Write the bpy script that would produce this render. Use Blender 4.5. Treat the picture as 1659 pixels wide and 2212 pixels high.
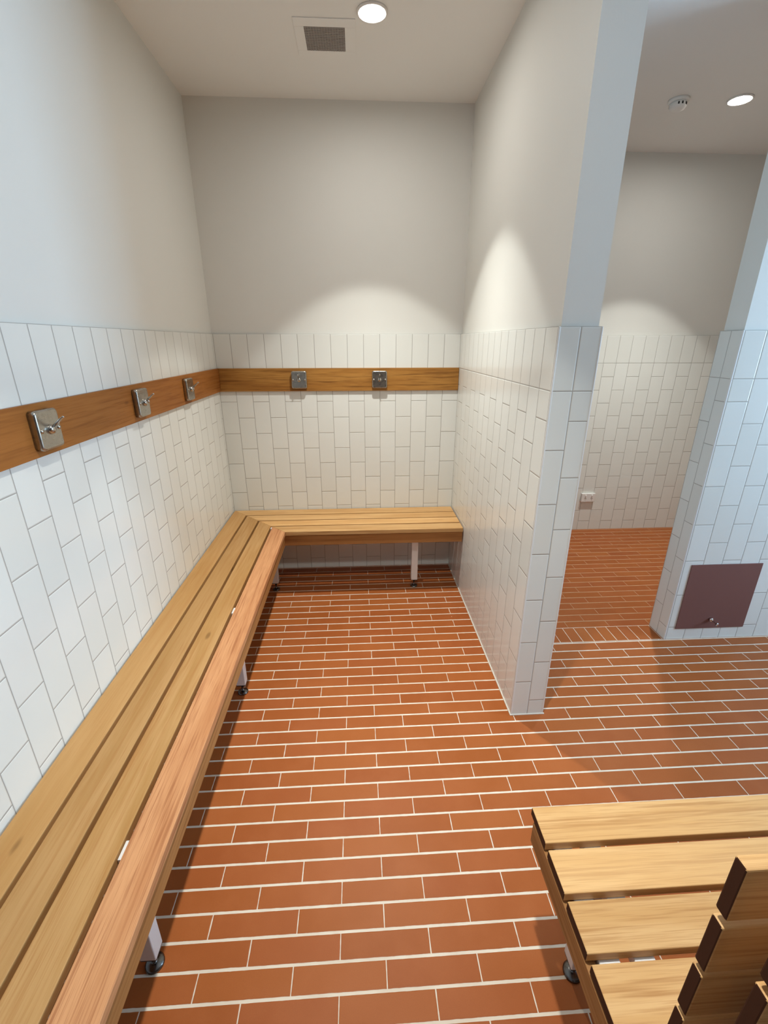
import bpy, bmesh, math, random
from mathutils import Vector, Matrix

for o in list(bpy.data.objects):
    bpy.data.objects.remove(o, do_unlink=True)
S = bpy.context.scene
C = S.collection
random.seed(7)

# ------------------------------------------------------------------ camera
F_PX, YAW, PITCH, ROLL = 977.27, .0562, -.3594, -.0006
CAM = (.8596, -2.9554, 1.5299)
cy, sy, cp, sp = math.cos(YAW), math.sin(YAW), math.cos(PITCH), math.sin(PITCH)
fwd = Vector((sy * cp, cy * cp, sp)); rgt = Vector((cy, -sy, 0)); upv = rgt.cross(fwd)
r2 = math.cos(ROLL) * rgt + math.sin(ROLL) * upv
u2 = -math.sin(ROLL) * rgt + math.cos(ROLL) * upv
cam = bpy.data.cameras.new('camera'); co = bpy.data.objects.new('camera', cam); C.objects.link(co)
cam.sensor_fit = 'HORIZONTAL'; cam.sensor_width = 36; cam.lens = F_PX / 1659 * 36; cam.clip_start = .02
m = Matrix((r2, u2, -fwd)).transposed().to_4x4(); m.translation = Vector(CAM); co.matrix_world = m
S.camera = co

# ------------------------------------------------------------------ light levels, sky, exposure
EXPOSURE = 0.0
EDGE_W = 28           # sharp rim of the downlight beam
BEAM_W = 124         # ceiling downlight beam
LENS_E = 188           # glow of the downlight lens
DAY_W = 134           # daylight through the window behind the camera
BEAM_COL = (.985, 1.0, .945)
DAY_COL = (.49, .735, 1.0)
S.view_settings.view_transform = 'Standard'; S.view_settings.look = 'None'
S.view_settings.gamma = 1; S.view_settings.exposure = EXPOSURE; S.view_settings.use_curve_mapping = False
w = bpy.data.worlds.new('sky'); S.world = w; w.use_nodes = True
bg = w.node_tree.nodes['Background']; bg.inputs[0].default_value = (.62, .78, 1, 1); bg.inputs[1].default_value = .6

al = bpy.data.lights.new('window_daylight', 'AREA'); al.shape = 'RECTANGLE'; al.size = 1.25; al.size_y = 1.4
al.energy = DAY_W; al.color = DAY_COL
ao = bpy.data.objects.new('window_daylight', al); C.objects.link(ao)
ao.location = (4.86, -2.10, 1.65); ao.rotation_euler = (math.radians(90), 0, math.radians(90))

# ------------------------------------------------------------------ node helpers
class NT:
    def __init__(s, name):
        s.m = bpy.data.materials.new(name); s.m.use_nodes = True
        s.t = s.m.node_tree; s.n = s.t.nodes; s.b = s.n['Principled BSDF']
    def new(s, typ, **kw):
        n = s.n.new(typ)
        for k, v in kw.items(): setattr(n, k, v)
        return n
    def put(s, inp, v):
        if hasattr(v, 'is_output') or isinstance(v, bpy.types.NodeSocket): s.t.links.new(v, inp)
        else: inp.default_value = v
    def M(s, op, a, b=0., c=None):
        n = s.new('ShaderNodeMath', operation=op)
        s.put(n.inputs[0], a)
        if op not in ('FLOOR', 'ABSOLUTE', 'FRACT', 'SINE'): s.put(n.inputs[1], b)
        if c is not None: s.put(n.inputs[2], c)
        return n.outputs[0]
    def mapr(s, v, a, b, c=0., d=1., kind='SMOOTHSTEP'):
        n = s.new('ShaderNodeMapRange', interpolation_type=kind)
        s.put(n.inputs[0], v)
        for i, x in zip((1, 2, 3, 4), (a, b, c, d)): n.inputs[i].default_value = x
        return n.outputs[0]
    def mix(s, f, a, b, blend='MIX'):
        n = s.new('ShaderNodeMix', data_type='RGBA', blend_type=blend)
        s.put(n.inputs['Factor'], f)
        s.put(n.inputs['A'], a if not isinstance(a, tuple) else (*a, 1))
        s.put(n.inputs['B'], b if not isinstance(b, tuple) else (*b, 1))
        # the colour sockets are the third pair
        for sock, v in ((n.inputs[6], a), (n.inputs[7], b)):
            s.put(sock, v if not isinstance(v, tuple) else (*v, 1))
        return n.outputs[2]
    def xyz(s):
        tc = s.new('ShaderNodeTexCoord'); sep = s.new('ShaderNodeSeparateXYZ')
        s.t.links.new(tc.outputs['Object'], sep.inputs[0])
        s.vec = tc.outputs['Object']
        return sep.outputs
    def comb(s, x, y, z):
        n = s.new('ShaderNodeCombineXYZ')
        for i, v in enumerate((x, y, z)): s.put(n.inputs[i], v)
        return n.outputs[0]
    def noise(s, vec, scale, detail=3., rough=.5, dist=0.):
        n = s.new('ShaderNodeTexNoise'); s.put(n.inputs['Vector'], vec)
        n.inputs['Scale'].default_value = scale; n.inputs['Detail'].default_value = detail
        n.inputs['Roughness'].default_value = rough; n.inputs['Distortion'].default_value = dist
        return n.outputs[0]
    def white(s, vec):
        n = s.new('ShaderNodeTexWhiteNoise'); s.put(n.inputs['Vector'], vec); return n.outputs[0]
    def bump(s, h, strength, dist):
        n = s.new('ShaderNodeBump'); n.inputs['Strength'].default_value = strength
        n.inputs['Distance'].default_value = dist; s.put(n.inputs['Height'], h)
        s.t.links.new(n.outputs[0], s.b.inputs['Normal']); return n
    def base(s, v): s.put(s.b.inputs['Base Color'], v if not isinstance(v, tuple) else (*v, 1))
    def rough(s, v): s.put(s.b.inputs['Roughness'], v)

TOP = 1.576   # top of the wall tiling
TILE = (.782, .79, .748); GROUT_W = (.36, .34, .31)

def tile_mat(name, axis, phase, parity, pitch=.1):
    """white 100 x 200 mm wall tiles on end: stacked top course, half bond below"""
    t = NT(name); p = t.xyz()
    u = t.M('DIVIDE', t.M('SUBTRACT', p[axis], phase), pitch)
    c = t.M('FLOOR', u); fu = t.M('FRACT', u)
    du = t.M('MULTIPLY', t.M('MINIMUM', fu, t.M('SUBTRACT', 1., fu)), pitch)
    v = t.M('SUBTRACT', TOP, p[2])
    low = t.M('GREATER_THAN', v, .2)
    par = t.M('FLOORED_MODULO', t.M('ADD', c, float(parity)), 2.)
    sh = t.M('MULTIPLY', t.M('MULTIPLY', par, low), .1)
    vv = t.M('DIVIDE', t.M('SUBTRACT', v, sh), .2)
    fv = t.M('FRACT', t.M('ADD', vv, 20.)); r = t.M('FLOOR', vv)
    dv = t.M('MULTIPLY', t.M('MINIMUM', fv, t.M('SUBTRACT', 1., fv)), .2)
    d = t.M('MINIMUM', t.M('MINIMUM', du, dv), t.M('ABSOLUTE', t.M('SUBTRACT', v, .2)))
    g = t.mapr(d, .0009, .0017)
    rnd = t.white(t.comb(c, r, low))
    col = t.mix(rnd, TILE, tuple(x * y for x, y in zip(TILE, (.955, .95, .94))))
    t.base(t.mix(g, GROUT_W, col))
    t.rough(t.mapr(g, 0, 1, .75, .17, 'LINEAR'))
    t.b.inputs['Specular IOR Level'].default_value = .45
    wav = t.noise(t.vec, 9., 1.)
    h = t.M('ADD', t.mapr(d, .0006, .0042), t.M('MULTIPLY', wav, .32))
    # every tile lies at a hair's tilt of its own
    h = t.M('ADD', h, t.M('MULTIPLY', t.M('MULTIPLY', t.M('SUBTRACT', rnd, .5), fu), .35))
    t.bump(h, .55, .0016)
    return t.m

def floor_mat(name, kind):
    t = NT(name); p = t.xyz()
    xf, q, yf, pp = .7826, .2427, -1.5496, .0640
    if kind == 'back': yf, xf = -.8385, .7
    if kind == 'threshold':
        u = t.M('DIVIDE', t.M('SUBTRACT', p[0], 2.378), .0635); c = t.M('FLOOR', u); fu = t.M('FRACT', u)
        du = t.M('MULTIPLY', t.M('MINIMUM', fu, t.M('SUBTRACT', 1., fu)), .0635)
        dv = t.M('MINIMUM', t.M('SUBTRACT', -.8335, p[1]), t.M('SUBTRACT', p[1], -.9595))
        k = t.M('MULTIPLY', c, 0.)
    else:
        k0 = t.M('DIVIDE', t.M('SUBTRACT', yf, p[1]), pp); k = t.M('FLOOR', k0)
        fv = t.M('MULTIPLY', t.M('FRACT', t.M('ADD', k0, 200.)), pp)
        dv = t.M('MINIMUM', fv, t.M('SUBTRACT', .0572, fv))
        par = t.M('FLOORED_MODULO', k, 2.)
        u = t.M('SUBTRACT', t.M('DIVIDE', t.M('SUBTRACT', p[0], xf), q), t.M('MULTIPLY', par, .5))
        c = t.M('FLOOR', u); fu = t.M('FRACT', t.M('ADD', u, 200.))
        du = t.M('MULTIPLY', t.M('MINIMUM', fu, t.M('SUBTRACT', 1., fu)), q)
    du = t.M('SUBTRACT', du, .0014)
    wob = t.M('MULTIPLY', t.M('SUBTRACT', t.noise(t.vec, 35., 3.), .5), .0022)
    d = t.M('ADD', t.M('MINIMUM', du, dv), wob)
    g = t.mapr(d, -.0004, .0004)
    rnd = t.white(t.comb(c, k, 3.)); rnd2 = t.white(t.comb(c, k, 9.))
    col = t.mix(rnd, (.315, .086, .0185), (.365, .108, .025))
    col = t.mix(t.M('MULTIPLY', rnd2, .35), col, (.31, .075, .028))
    cl = t.noise(t.vec, 7., 5., .6)
    col = t.mix(t.mapr(cl, .35, .75, 0., .30), col, (.43, .14, .047))
    gr = t.noise(t.vec, 420., 2.)
    col = t.mix(t.mapr(gr, .3, .8, 0., .22), col, (.25, .066, .02))
    # dried grout specks
    vo = t.new('ShaderNodeTexVoronoi'); vo.inputs['Scale'].default_value = 3.1; t.put(vo.inputs['Vector'], t.vec)
    sp_ = t.mapr(t.M('ADD', vo.outputs['Distance'], t.M('MULTIPLY', t.noise(t.vec, 60.), .014)), .0115, .016, 1., 0.)
    col = t.mix(t.M('MULTIPLY', sp_, .75), col, (.70, .52, .38))
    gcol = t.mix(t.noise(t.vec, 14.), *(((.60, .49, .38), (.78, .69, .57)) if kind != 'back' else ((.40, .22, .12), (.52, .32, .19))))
    t.base(t.mix(g, gcol, col))
    t.rough(t.mapr(g, 0, 1, .8, .42, 'LINEAR'))
    t.b.inputs['Specular IOR Level'].default_value = .14
    h = t.M('ADD', t.mapr(d, -.0008, .0022), t.M('MULTIPLY', gr, .10))
    t.bump(h, .5, .0012)
    return t.m

def plaster_mat(name, col):
    t = NT(name); t.xyz()
    n = t.noise(t.vec, 2.2, 4.)
    t.base(t.mix(n, col, tuple(x * .965 for x in col))); t.rough(.62)
    t.b.inputs['Specular IOR Level'].default_value = .25
    t.bump(t.noise(t.vec, 160., 3.), .10, .0012)
    return t.m

def wood_mat(name, axis, light, mid, dark, seed=0.):
    t = NT(name); p = t.xyz()
    oi = t.new('ShaderNodeObjectInfo'); rnd = oi.outputs['Random']
    off = t.M('ADD', t.M('MULTIPLY', rnd, 37.), seed)
    def st(a, b):
        s = [b, b, b]; s[axis] = a
        return t.comb(*[t.M('ADD', t.M('MULTIPLY', p[i], s[i]), off) for i in range(3)])
    n1 = t.noise(st(1.3, 16.), 1., 4., .6, .6)
    n2 = t.noise(st(3.0, 95.), 1., 3., .6, .25)
    n3 = t.noise(st(9.0, 420.), 1., 2., .5)
    n4 = t.noise(st(.7, 3.), 1., 2.)
    c = t.mix(t.mapr(n1, .33, .66), mid, light)
    c = t.mix(t.mapr(n2, .48, .70, 0., .70), c, dark)
    c = t.mix(t.mapr(n3, .48, .72, 0., .50), c, dark)
    c = t.mix(t.mapr(n4, .40, .70, 0., .45), c, light)
    tone = t.mapr(rnd, 0., 1., .93, 1.12, 'LINEAR')
    hsv = t.new('ShaderNodeHueSaturation'); t.put(hsv.inputs['Value'], tone); t.put(hsv.inputs['Color'], c)
    # small pin knots
    vo = t.new('ShaderNodeTexVoronoi'); vo.inputs['Scale'].default_value = 1.
    t.put(vo.inputs['Vector'], st(2.1, 6.))
    k = t.mapr(vo.outputs['Distance'], .03, .07, .65, 0.)
    t.base(t.mix(k, hsv.outputs[0], tuple(x * .45 for x in dark)))
    t.rough(t.mapr(n2, .3, .7, .46, .60)); t.b.inputs['Specular IOR Level'].default_value = .18
    t.bump(t.M('ADD', t.M('MULTIPLY', n2, .6), t.M('MULTIPLY', n3, .4)), .25, .0006)
    return t.m

def plain(name, col, rough=.5, metal=0., nscale=300., nb=.05, spec=.5):
    t = NT(name); t.xyz()
    n = t.noise(t.vec, nscale, 3.)
    t.base(t.mix(n, tuple(x * .94 for x in col), col)); t.rough(rough); t.b.inputs['Metallic'].default_value = metal
    t.b.inputs['Specular IOR Level'].default_value = spec
    if nb: t.bump(n, nb, .0006)
    return t.m

def brushed_mat():
    t = NT('brushed_steel'); p = t.xyz()
    n = t.noise(t.comb(t.M('MULTIPLY', p[0], 40.), t.M('MULTIPLY', p[1], 40.), t.M('MULTIPLY', p[2], 900.)), 1., 3.)
    n2 = t.noise(t.vec, 45., 4., .65)
    t.base(t.mix(n2, (.33, .31, .27), (.52, .495, .45))); t.b.inputs['Metallic'].default_value = 1.
    t.rough(t.mapr(t.M('ADD', t.M('MULTIPLY', n, .4), t.M('MULTIPLY', n2, .6)), .3, .7, .25, .34))
    t.bump(n, .012, .0004)
    return t.m

def emit_mat(name, col, e):
    t = NT(name)
    t.base(col); t.b.inputs['Emission Color'].default_value = (*col, 1); t.b.inputs['Emission Strength'].default_value = e
    return t.m

PLASTER = plaster_mat('painted_plaster', (.775, .768, .72))
CEIL = plaster_mat('ceiling_paint', (.89, .895, .87))
WHITE_METAL = plain('white_powder_coat', (.80, .79, .77), .38)
CHROME = plain('chrome', (.75, .75, .75), .12, 1., 80., 0)
STEEL = plain('polished_steel', (.50, .48, .45), .18, 1., 80., 0)
BRUSHED = brushed_mat()
FOOT = plain('shade_darkened_chrome', (.16, .155, .15), .22, 1., 80., 0)  # chrome of the feet, with the shade under the benches put into its colour
BLACK = plain('black_plastic', (.012, .012, .012), .4)
TRIM = plain('white_edge_trim', (.80, .80, .78), .35)
SEAL = plain('cream_sealant', (.66, .60, .52), .6)
BROWN = plain('brown_powder_coat', (.20, .088, .075), .55, 0., 700., .25, .35)
GREYG = plain('grey_mesh', (.36, .335, .31), .7)
WPLAST = plain('white_plastic', (.82, .80, .77), .35)
DARK = plain('dark_slot', (.02, .02, .02), .8, 0, 100., 0)

# ------------------------------------------------------------------ mesh helpers
def add_box(bm, x0, x1, y0, y1, z0, z1, bev=0., seg=2, mat=0):
    b = bmesh.new()
    v = [b.verts.new((x, y, z)) for x in (x0, x1) for y in (y0, y1) for z in (z0, z1)]
    for f in ((0, 1, 3, 2), (4, 6, 7, 5), (0, 4, 5, 1), (2, 3, 7, 6), (0, 2, 6, 4), (1, 5, 7, 3)):
        b.faces.new([v[i] for i in f])
    bmesh.ops.recalc_face_normals(b, faces=b.faces)
    if bev: bmesh.ops.bevel(b, geom=list(b.edges), offset=bev, segments=seg, profile=.5, affect='EDGES')
    merge(bm, b, mat)

def merge(bm, b, mat=0):
    mp = {v: bm.verts.new(v.co) for v in b.verts}
    for f in b.faces:
        nf = bm.faces.new([mp[v] for v in f.verts]); nf.material_index = mat; nf.smooth = f.smooth
    b.free()

def add_prism(bm, poly, z0, z1, bev=0.):
    """flat polygon (x, y) pushed up from z0 to z1"""
    b = bmesh.new()
    lo = [b.verts.new((x, y, z0)) for x, y in poly]; hi = [b.verts.new((x, y, z1)) for x, y in poly]
    n = len(poly); b.faces.new(lo[::-1]); b.faces.new(hi)
    for i in range(n): b.faces.new((lo[i], lo[(i + 1) % n], hi[(i + 1) % n], hi[i]))
    bmesh.ops.recalc_face_normals(b, faces=b.faces)
    if bev: bmesh.ops.bevel(b, geom=list(b.edges), offset=bev, segments=2, profile=.5, affect='EDGES')
    merge(bm, b)

def add_lathe(bm, prof, o=(0, 0, 0), axis='Z', seg=32):
    """prof: (radius, height) pairs turned about the axis"""
    def P(r, h, a):
        c, s = r * math.cos(a), r * math.sin(a)
        v = {'Z': (c, s, h), 'X': (h, c, s), 'Y': (c, h, s)}[axis]
        return (v[0] + o[0], v[1] + o[1], v[2] + o[2])
    b = bmesh.new(); rings = []
    for r, h in prof:
        if r < 1e-6: rings.append([b.verts.new(P(0, h, 0))])
        else: rings.append([b.verts.new(P(r, h, 2 * math.pi * i / seg)) for i in range(seg)])
    for A, B in zip(rings, rings[1:]):
        for i in range(seg):
            j = (i + 1) % seg
            q = [A[i % len(A)], A[j % len(A)], B[j % len(B)], B[i % len(B)]]
            u = []
            for x in q:
                if x not in u: u.append(x)
            if len(u) > 2: b.faces.new(u)
    for R in (rings[0], rings[-1]):
        if len(R) > 1: b.faces.new(R)
    bmesh.ops.recalc_face_normals(b, faces=b.faces)
    for f in b.faces: f.smooth = len(f.verts) <= 4
    merge(bm, b)

def add_rod(bm, a, b_, r, seg=16, dome=False):
    a, b_ = Vector(a), Vector(b_); d = b_ - a; L = d.length
    t = bmesh.new()
    prof = [(r, 0), (r, L)]
    if dome: prof = [(r, 0)] + [(r, L - r)] + [(r * math.cos(x), L - r + r * math.sin(x)) for x in (.4, .8, 1.2)] + [(0, L)]
    add_lathe(t, prof, seg=seg)
    M = d.to_track_quat('Z', 'Y').to_matrix().to_4x4(); M.translation = a
    bmesh.ops.transform(t, matrix=M, verts=t.verts); merge(bm, t)

def obj(name, bm, mat, parent=None, label=None, kind=None):
    me = bpy.data.meshes.new(name); bm.to_mesh(me); bm.free()
    for mm in (mat if isinstance(mat, list) else [mat]): me.materials.append(mm)
    o = bpy.data.objects.new(name, me); C.objects.link(o)
    if parent is not None: o.parent = parent
    if label: o['label'] = label
    if kind: o['kind'] = kind
    return o

def thing(name, label, cat, loc=(0, 0, 0), group=None, rotz=0.):
    o = bpy.data.objects.new(name, None); C.objects.link(o); o.location = loc; o.rotation_euler = (0, 0, rotz)
    o.empty_display_size = .05
    o['label'] = label; o['category'] = cat
    if group: o['group'] = group
    return o

def copy_thing(root, loc, label, rotz=None):
    r = root.copy(); C.objects.link(r); r.location = loc; r['label'] = label
    if rotz is not None: r.rotation_euler = (0, 0, rotz)
    for ch in list(root.children):
        c = ch.copy(); C.objects.link(c); c.parent = r
        for g in list(ch.children):
            d = g.copy(); C.objects.link(d); d.parent = c
    return r

def struct(name, bm, mat, parent=None):
    return obj(name, bm, mat, parent, kind='structure')

def boxes(*bs, **kw):
    bm = bmesh.new()
    for b in bs: add_box(bm, *b, **kw)
    return bm

# ------------------------------------------------------------------ the room
H = 2.71; TT = .010           # ceiling height; tiles stand proud of the plaster
XR = 4.6            # far ends of the main room, out of the frame
YW = -5.6                    # wall behind the camera
PX0, PX1, PY = 1.5, 1.643, -1.445     # partition
NX, NY0, NY1 = 2.511, -.964, -.829    # nib wall
BY = .585                              # back wall of the room beyond

bm = bmesh.new()
def quad(bm, x0, x1, y0, y1, z, mi):
    f = bm.faces.new([bm.verts.new(p) for p in ((x0, y0, z), (x1, y0, z), (x1, y1, z), (x0, y1, z))]); f.material_index = mi
quad(bm, -.3, PX1 - .02, YW - .3, .3, 0, 0)
quad(bm, PX1 - .02, XR + .3, YW - .3, -.963, 0, 0)
quad(bm, PX1 - .02, XR + .3, -.963, -.830, 0, 1)
quad(bm, PX1 - .02, XR + .3, -.830, BY + .3, 0, 2)
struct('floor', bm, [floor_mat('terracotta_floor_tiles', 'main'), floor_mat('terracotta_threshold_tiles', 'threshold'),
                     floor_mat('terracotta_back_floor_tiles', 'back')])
struct('ceiling', boxes((-.3, XR + .3, YW - .3, BY + .3, H, H + .12)), CEIL)

# left wall
wl = struct('wall_left', boxes((-.2, -TT, YW, .2, 0, H)), PLASTER)
struct('tile_cladding', boxes((-TT, 0, YW, 0, 0, TOP)), tile_mat('left_wall_tiles', 1, -.0252, 1), wl)
# alcove back wall
wb = struct('wall_alcove', boxes((-TT, PX0 + TT, TT, .2, 0, H)), PLASTER)
struct('tile_cladding', boxes((0, PX0, 0, TT, 0, TOP)), tile_mat('alcove_wall_tiles', 0, .0003, 0), wb)
# partition between alcove and the room beyond
wp = struct('wall_partition', boxes((PX0 + TT, PX1 - TT, PY + TT, BY, 0, H)), PLASTER)
bm = bmesh.new()
add_box(bm, PX0, PX0 + TT, PY + .004, 0, 0, TOP, mat=0)
add_box(bm, PX0 + .004, PX1 - .004, PY, PY + TT, 0, TOP, mat=1)
add_box(bm, PX1 - TT, PX1, PY + .004, BY, 0, TOP, mat=0)
struct('tile_cladding', bm, [tile_mat('partition_side_tiles', 1, -1.438, 1), tile_mat('partition_end_tiles', 0, PX0 + .0005, 0, .0713)], wp)
struct('corner_trim', boxes((PX0 - .0008, PX0 + .0052, PY - .0008, PY + .0052, .001, TOP), (PX1 - .0052, PX1 + .0008, PY - .0008, PY + .0052, .001, TOP), bev=.0015), TRIM, wp)
bm = bmesh.new()
add_box(bm, PX0 - .005, PX0 + .001, PY - .004, -.001, -.001, .0045, bev=.0012)
add_box(bm, PX0 - .005, PX1 + .005, PY - .005, PY + .001, -.001, .004, bev=.0012)
struct('floor_sealant', bm, SEAL, wp)
# nib wall with the brown hatch
wn = struct('wall_nib', boxes((NX + TT, XR, NY0 + TT, NY1 - TT, 0, H)), PLASTER)
bm = bmesh.new()
add_box(bm, NX + .004, XR, NY0, NY0 + TT, 0, TOP, mat=0)
add_box(bm, NX, NX + TT, NY0 + .004, NY1 - .001, 0, TOP, mat=1)
add_box(bm, NX + .004, XR, NY1 - TT, NY1, 0, TOP, mat=0)
struct('tile_cladding', bm, [tile_mat('nib_face_tiles', 0, 2.518, 1), tile_mat('nib_end_tiles', 1, -.964, 1, .0665)], wn)
struct('corner_trim', boxes((NX - .0008, NX + .006, NY0 - .0008, NY0 + .006, .001, TOP), bev=.0015), TRIM, wn)
# room beyond
wf = struct('wall_back_room', boxes((PX1 - TT, XR, BY + TT, BY + .2, 0, H)), PLASTER)
struct('tile_cladding', boxes((PX1, XR, BY, BY + TT, 0, TOP)), tile_mat('back_room_wall_tiles', 0, 2.741, 1), wf)
struct('wall_behind', boxes((-.2, XR + .2, YW - .2, YW, 0, H)), plaster_mat('bounce_cutting_paint', (.16, .15, .14)))  # unseen wall, set well back and coloured dark to cut bounced light
# right wall with the window that lets the daylight in
WY0, WY1, WZ0, WZ1 = -2.75, -1.45, .95, 2.35
struct('wall_right', boxes((XR, XR + .2, YW - .2, WY0, 0, H), (XR, XR + .2, WY1, BY + .2, 0, H),
                           (XR, XR + .2, WY0, WY1, 0, WZ0), (XR, XR + .2, WY0, WY1, WZ1, H)), PLASTER)
fr = bmesh.new()
for a in ((WY0, WY0 + .045), (WY1 - .045, WY1), ((WY0 + WY1) / 2 - .02, (WY0 + WY1) / 2 + .02)):
    add_box(fr, XR + .08, XR + .14, a[0], a[1], WZ0, WZ1, bev=.003)
for a in ((WZ0, WZ0 + .045), (WZ1 - .045, WZ1)): add_box(fr, XR + .082, XR + .138, WY0 + .045, WY1 - .045, a[0], a[1], bev=.003)
win = struct('window_1', fr, WHITE_METAL)
t = NT('window_glass'); t.n.remove(t.b)
tr = t.new('ShaderNodeBsdfTransparent'); gl = t.new('ShaderNodeBsdfGlossy'); gl.inputs['Roughness'].default_value = .02
mx = t.new('ShaderNodeMixShader'); mx.inputs[0].default_value = .06
t.t.links.new(tr.outputs[0], mx.inputs[1]); t.t.links.new(gl.outputs[0], mx.inputs[2]); t.t.links.new(mx.outputs[0], t.n['Material Output'].inputs[0])
struct('window_pane', boxes((XR + .107, XR + .113, WY0 + .03, WY1 - .03, WZ0 + .03, WZ1 - .03)), t.m, win)

# ------------------------------------------------------------------ timber
LT, MD, DK = (.63, .385, .170), (.54, .30, .112), (.36, .165, .050)
wood_x = wood_mat('pale_timber_along_x', 0, LT, MD, DK)
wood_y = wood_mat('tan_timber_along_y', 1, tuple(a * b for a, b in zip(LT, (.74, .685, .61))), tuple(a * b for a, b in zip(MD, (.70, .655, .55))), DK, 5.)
wood_red = wood_mat('reddish_timber_along_y', 1, (.56, .275, .125), (.45, .195, .080), (.28, .095, .035), 11.)
apron_x = wood_mat('brown_timber_along_x', 0, (.40, .19, .065), (.33, .145, .045), (.20, .075, .02), 3.)
apron_y = wood_mat('brown_timber_along_y', 1, (.40, .19, .065), (.33, .145, .045), (.20, .075, .02), 4.)
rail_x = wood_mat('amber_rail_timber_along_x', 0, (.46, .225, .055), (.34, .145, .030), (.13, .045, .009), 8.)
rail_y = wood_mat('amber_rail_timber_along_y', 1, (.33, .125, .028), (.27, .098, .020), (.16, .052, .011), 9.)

def grain_ends(o, axis, mat):
    """sawn ends of a board show the darker end grain"""
    o.data.materials.append(mat)
    for p in o.data.polygons:
        if abs(p.normal[axis]) > .9: p.material_index = 1
    return o
END = plain('dark_end_grain', (.050, .016, .006), .7, 0., 260., .2, .2)

# coat rails let into the tiling
RZ0, RZ1, RT = 1.242, 1.379, .012
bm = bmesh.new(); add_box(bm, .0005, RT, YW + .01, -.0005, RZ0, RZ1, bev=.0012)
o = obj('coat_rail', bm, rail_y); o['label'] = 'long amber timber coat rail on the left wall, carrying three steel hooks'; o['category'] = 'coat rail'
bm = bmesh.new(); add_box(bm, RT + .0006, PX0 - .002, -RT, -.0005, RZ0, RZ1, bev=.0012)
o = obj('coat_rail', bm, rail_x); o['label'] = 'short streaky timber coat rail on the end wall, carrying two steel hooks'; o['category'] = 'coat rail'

# ------------------------------------------------------------------ coat hooks (front faces +X in local space, origin on the rail face)
def rounded_plate(bm, d, wd, ht, r, bev):
    b = bmesh.new(); pts = []
    for cx_, cz_, a0 in ((wd / 2 - r, ht / 2 - r, 0), (-wd / 2 + r, ht / 2 - r, 90), (-wd / 2 + r, -ht / 2 + r, 180), (wd / 2 - r, -ht / 2 + r, 270)):
        for k in range(6):
            a = math.radians(a0 + 18 * k); pts.append((cx_ + r * math.cos(a), cz_ + r * math.sin(a)))
    rings = []
    for off, x in ((0, 0), (0, d - bev), (bev * .3, d - bev * .3), (bev, d)):
        s1, s2 = (wd - 2 * off) / wd, (ht - 2 * off) / ht
        rings.append([b.verts.new((x, p[0] * s1, p[1] * s2)) for p in pts])
    n = len(pts)
    for A, B in zip(rings, rings[1:]):
        for i in range(n): b.faces.new((A[i], A[(i + 1) % n], B[(i + 1) % n], B[i]))
    b.faces.new(rings[-1]); b.faces.new(rings[0][::-1])
    bmesh.ops.recalc_face_normals(b, faces=b.faces)
    for f in b.faces: f.smooth = len(f.verts) == 4
    merge(bm, b)

def make_hook(label):
    t = thing('coat_hook', label, 'coat hook', group='steel coat hooks on the timber rails')
    D = .021
    bm = bmesh.new(); rounded_plate(bm, D, .094, .104, .011, .005); obj('back_plate', bm, BRUSHED, t)
    bm = bmesh.new(); add_lathe(bm, [(.0132, D - .001), (.0132, D + .002), (.0115, D + .007), (.0075, D + .0105), (0, D + .012)], axis='X'); obj('boss', bm, STEEL, t)
    bm = bmesh.new(); add_rod(bm, (D + .004, 0, .004), (D + .042, 0, .034), .0034, dome=True); obj('hook_pin', bm, STEEL, t)
    for s in (-1, 1):
        bm = bmesh.new(); add_lathe(bm, [(.0062, D - .001), (.0060, D + .0015), (.0042, D + .0036), (0, D + .0045)], (0, s * .036, 0), axis='X', seg=20)
        obj('screw', bm, STEEL, t)
    return t
HZ = 1.311
h0 = make_hook('steel coat hook on the left wall rail, largest and nearest the camera')
h0.location = (RT + .0004, -1.690, HZ)
copy_thing(h0, (RT + .0004, -1.115, HZ), 'steel coat hook in the middle of the three on the left wall rail')
copy_thing(h0, (RT + .0004, -.586, HZ), 'steel coat hook on the left wall rail, the one closest to the corner')
copy_thing(h0, (.499, -RT - .0004, HZ), 'dull steel coat hook on the end wall rail, the left of two', -math.pi / 2)
copy_thing(h0, (.997, -RT - .0004, HZ), 'bright steel coat hook on the end wall rail, the right of two', -math.pi / 2)

# ------------------------------------------------------------------ L-shaped slatted bench
BZ, ST = .452, .026
def leg_with_foot(x, y, parent, top=BZ - ST - .001, wdt=.041):
    bm = boxes((x - wdt / 2, x + wdt / 2, y - wdt / 2, y + wdt / 2, .054, top), bev=.0025)
    l = obj('leg', bm, WHITE_METAL, parent)
    bm = bmesh.new(); add_lathe(bm, [(.0, .0), (.024, .0), (.024, .004), (.020, .008), (.009, .012), (.0055, .013), (.0055, .046), (.011, .046), (.011, .053), (0, .053)], (x, y, 0), seg=24)
    obj('foot', bm, FOOT, l, label='adjustable chrome screw foot, coloured dark for the shade under the bench')
    bm = boxes((x - wdt / 2 + .001, x + wdt / 2 - .001, y - wdt / 2 + .001, y + wdt / 2 - .001, .0495, .0538), bev=.001)
    obj('end_cap', bm, BLACK, l, label='black plastic end cap')
    return l

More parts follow.
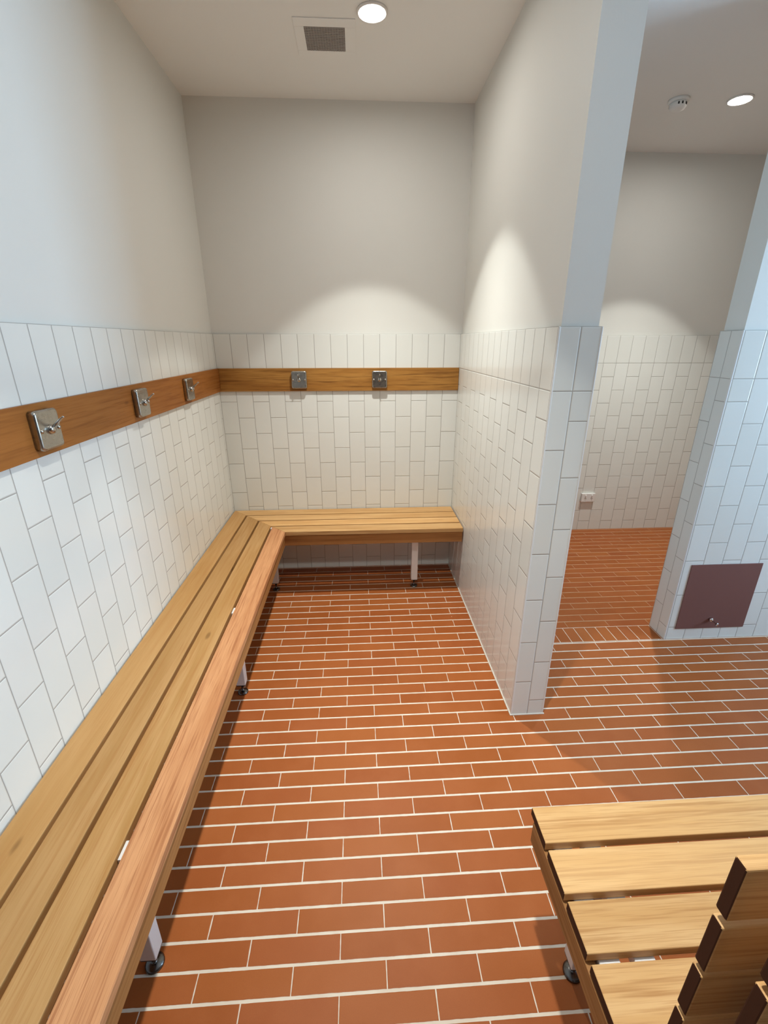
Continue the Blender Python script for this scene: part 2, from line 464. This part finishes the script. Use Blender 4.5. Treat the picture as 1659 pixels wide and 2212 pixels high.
bench = thing('corner_bench', 'L-shaped slatted timber bench fitted along the left and end walls', 'bench', (.2, -.2, 0))
BL = (-.2, .2)
def loc(p): return (p[0] + BL[0], p[1] + BL[1])
edges = [(.006, .1005), (.1125, .200), (.2125, .2985), (.311, .402)]
YE = -3.35
for i, (a, b) in enumerate(edges):
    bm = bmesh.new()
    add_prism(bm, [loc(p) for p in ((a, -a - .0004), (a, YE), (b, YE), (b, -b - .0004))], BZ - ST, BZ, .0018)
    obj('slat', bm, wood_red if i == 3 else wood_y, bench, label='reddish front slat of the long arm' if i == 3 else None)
for i, (a, b) in enumerate(edges):
    bm = bmesh.new()
    add_prism(bm, [loc(p) for p in ((a + .0004, -a), (b + .0004, -b), (1.494, -b), (1.494, -a))], BZ - ST, BZ, .0018)
    obj('slat', bm, wood_x, bench)
AZ0, AZ1 = .358, BZ - ST - .003
def shifted(*b): return (b[0] - .2, b[1] - .2, b[2] + .2, b[3] + .2, b[4], b[5])
obj('apron', boxes(shifted(.376, .396, YE, -.398, AZ0, AZ1), bev=.0015), apron_y, bench)
obj('apron', boxes(shifted(.377, 1.492, -.396, -.376, AZ0, AZ1), bev=.0015), apron_x, bench)
for x, y in ((.297, -.300), (.297, -1.238), (.297, -2.226), (.297, -3.20), (1.208, -.302)):
    leg_with_foot(x - .2, y + .2, bench)

for y in (-.300, -1.238, -2.226, -3.20):
    obj('bracket', boxes((.2995 - .2, .3100 - .2, y - .0215 + .2, y + .0215 + .2, BZ - ST - .001, .4425), bev=.0012), WHITE_METAL, bench, label='white steel bracket in the slat gap')

# ------------------------------------------------------------------ free-standing back-to-back bench
ST = .0235
X0, X1 = 1.269, 3.75
YC = -2.680
isl = thing('island_bench', 'free-standing back-to-back timber bench with slatted backrest, beside the camera', 'bench', (2.5, YC, 0))
def ib(x0, x1, y0, y1, z0, z1): return (x0 - 2.5, x1 - 2.5, y0 - YC, y1 - YC, z0, z1)
sl = [(-2.2725, -2.186), (-2.3745, -2.2870), (-2.4740, -2.3875), (-2.5760, -2.4885)]
for side in (0, 1):
    mir = (lambda a, b: (a, b)) if side == 0 else (lambda a, b: (2 * YC - b, 2 * YC - a))
    for a, b in sl:
        a, b = mir(a, b)
        grain_ends(obj('seat_slat', boxes(ib(X0, X1, a, b, BZ - ST, BZ), bev=.0022), wood_x, isl), 0, END)
    a, b = mir(-2.222, -2.203); obj('front_apron', boxes(ib(X0 + .021, X1 - .021, a, b, AZ0, AZ1), bev=.0015), apron_x, isl)
    for xx in (X0 + .0005, X1 - .0205):
        a, b = mir(-2.590, -2.203); obj('end_apron', boxes(ib(xx, xx + .020, a, b, AZ0, AZ1), bev=.0015), apron_y, isl)
    a, b = mir(-2.6575, -2.6405)
    for z in (.906, .8035, .705, .607, .509):
        grain_ends(obj('backrest_board', boxes(ib(X0, X1, a, b, z, z + .0895), bev=.0022), wood_x, isl), 0, END)
    for xx in (1.295, 1.364, 3.6):
        a, b = mir(-2.600, -2.215); obj('seat_bearer', boxes(ib(xx, xx + .041, a, b, .402, BZ - ST - .001), bev=.002), WHITE_METAL, isl)
    for xx in (1.3845, 3.62):
        y = mir(-2.305, -2.305)[0]
        leg_with_foot(xx - 2.5, y - YC, isl, top=.4015)
for xx in (1.3845, 3.62):
    obj('back_post', boxes(ib(xx - .02, xx + .02, YC - .0215, YC + .0215, .054, .975), bev=.002), WHITE_METAL, isl)

# ------------------------------------------------------------------ ceiling fittings
def downlight(label, x, y):
    t = thing('downlight', label, 'ceiling light', (x, y, H), 'round recessed ceiling downlights')
    bm = bmesh.new(); add_lathe(bm, [(.050, -.0005), (.060, -.0005), (.060, -.004), (.057, -.007), (.052, -.007), (.050, -.004), (.050, -.0005)], seg=48); obj('trim_ring', bm, WPLAST, t)
    bm = bmesh.new(); add_lathe(bm, [(0, -.0035), (.0498, -.0035), (.0498, -.0012), (0, -.0012)], seg=48); obj('lens', bm, LENS, t, label='glowing white lens')
    for nm, e, size, blend in (('downlight_beam', BEAM_W, 80, 1.0), ('downlight_beam_rim', EDGE_W, 80, .12)):
        l = bpy.data.lights.new(nm, 'SPOT'); l.energy = e; l.color = BEAM_COL
        l.spot_size = math.radians(size); l.spot_blend = blend; l.shadow_soft_size = .03
        lo = bpy.data.objects.new(nm, l); C.objects.link(lo); lo.location = (0, 0, -.038); lo.parent = t
    return t
LENS = emit_mat('downlight_lens', (1., .97, .92), LENS_E)
downlight('glowing round downlight in the alcove ceiling beside the grey vent', .944, -.670)
downlight('glowing round downlight in the ceiling above the walkway, nearer than the alcove one', .944, -2.215)
downlight('glowing round downlight in the ceiling of the far room beside the detector', 2.875, -.110)

v = thing('exhaust_vent', 'square ceiling vent with a grey mesh grille and white flush surround', 'vent', (.7565, -.5005, H))
bm = bmesh.new()
for b in ((-.123, .123, .0865, .125), (-.123, .123, -.125, -.0735), (-.123, -.0835, -.0735, .0865), (.0805, .123, -.0735, .0865)):
    add_box(bm, b[0], b[1], b[2], b[3], -.003, -.0002, bev=.0008)
obj('surround', bm, CEIL, v)
bm = bmesh.new(); add_box(bm, -.0835, .0805, -.0735, .0865, -.0012, -.0003)
for i in range(15):
    x = -.0835 + .164 * (i + .5) / 15; add_box(bm, x - .0012, x + .0012, -.0735, .0865, -.0032, -.0012)
for i in range(15):
    y = -.0735 + .16 * (i + .5) / 15; add_box(bm, -.0835, .0805, y - .0012, y + .0012, -.0030, -.0012)
obj('grille', bm, GREYG, v, label='dark grey mesh grille')

d = thing('smoke_detector', 'small round white smoke detector on the far room ceiling', 'smoke detector', (2.560, -.088, H))
bm = bmesh.new(); add_lathe(bm, [(0, -.0003), (.050, -.0003), (.050, -.010), (.047, -.013), (0, -.013)], seg=40); obj('base', bm, CEIL, d)
bm = bmesh.new(); add_lathe(bm, [(.036, -.013), (.040, -.018), (.040, -.032), (.034, -.042), (.016, -.046), (0, -.046)], seg=40); obj('cover', bm, CEIL, d)
for a in (-118, -92, -60, -48, 20, 80, 140):
    bm = bmesh.new(); b = bmesh.new(); add_box(b, .0385, .0408, -.0035, .0035, -.031, -.020)
    bmesh.ops.rotate(b, cent=(0, 0, 0), matrix=Matrix.Rotation(math.radians(a), 3, 'Z'), verts=b.verts); merge(bm, b)
    obj('air_slot', bm, DARK, d, label='black air slot')

# ------------------------------------------------------------------ hatch and power point
hp = thing('access_hatch', 'square brown metal access hatch low on the tiled nib wall', 'access panel', (2.750, NY0, .2615))
bm = bmesh.new(); add_box(bm, -.192, .192, -.0045, -.0004, -.194, .194, bev=.0012); obj('panel', bm, BROWN, hp)
bm = bmesh.new(); add_lathe(bm, [(0, -.004), (.0105, -.004), (.0105, -.016), (.009, -.018), (0, -.018)], (-.010, 0, -.137), axis='Y', seg=24)
lk = obj('lock', bm, CHROME, hp, label='chrome cam lock')
bm = bmesh.new()
add_box(bm, -.011, -.009, -.046, -.018, -.1405, -.1335, bev=.0004)
add_lathe(bm, [(0, -.0012), (.0105, -.0012), (.0105, .0012), (0, .0012)], (-.010, -.052, -.137), axis='X', seg=24)
obj('key', bm, CHROME, lk, label='small silver key standing in the lock')

po = thing('power_point', 'white double power point low on the far room tiled wall', 'power outlet', (2.789, BY, .296))
bm = bmesh.new(); add_box(bm, -.059, .059, -.022, -.0004, -.037, .037, bev=.003); obj('face_plate', bm, WPLAST, po)
for s in (-1, 1):
    bm = bmesh.new(); add_box(bm, s * .027 - .006, s * .027 + .006, -.028, -.0215, .010, .026, bev=.0015); obj('switch', bm, WPLAST, po)
    bm = bmesh.new()
    for dx, dz, an in ((-.006, -.006, .5), (.006, -.006, -.5), (0, -.018, 0)):
        b = bmesh.new(); add_box(b, -.001, .001, -.0226, -.0218, -.0035, .0035)
        bmesh.ops.rotate(b, cent=(0, 0, 0), matrix=Matrix.Rotation(an, 3, 'Y'), verts=b.verts)
        bmesh.ops.translate(b, vec=(s * .027 + dx, 0, dz), verts=b.verts); merge(bm, b)
    obj('socket_hole', bm, DARK, po, label='dark pin slots')
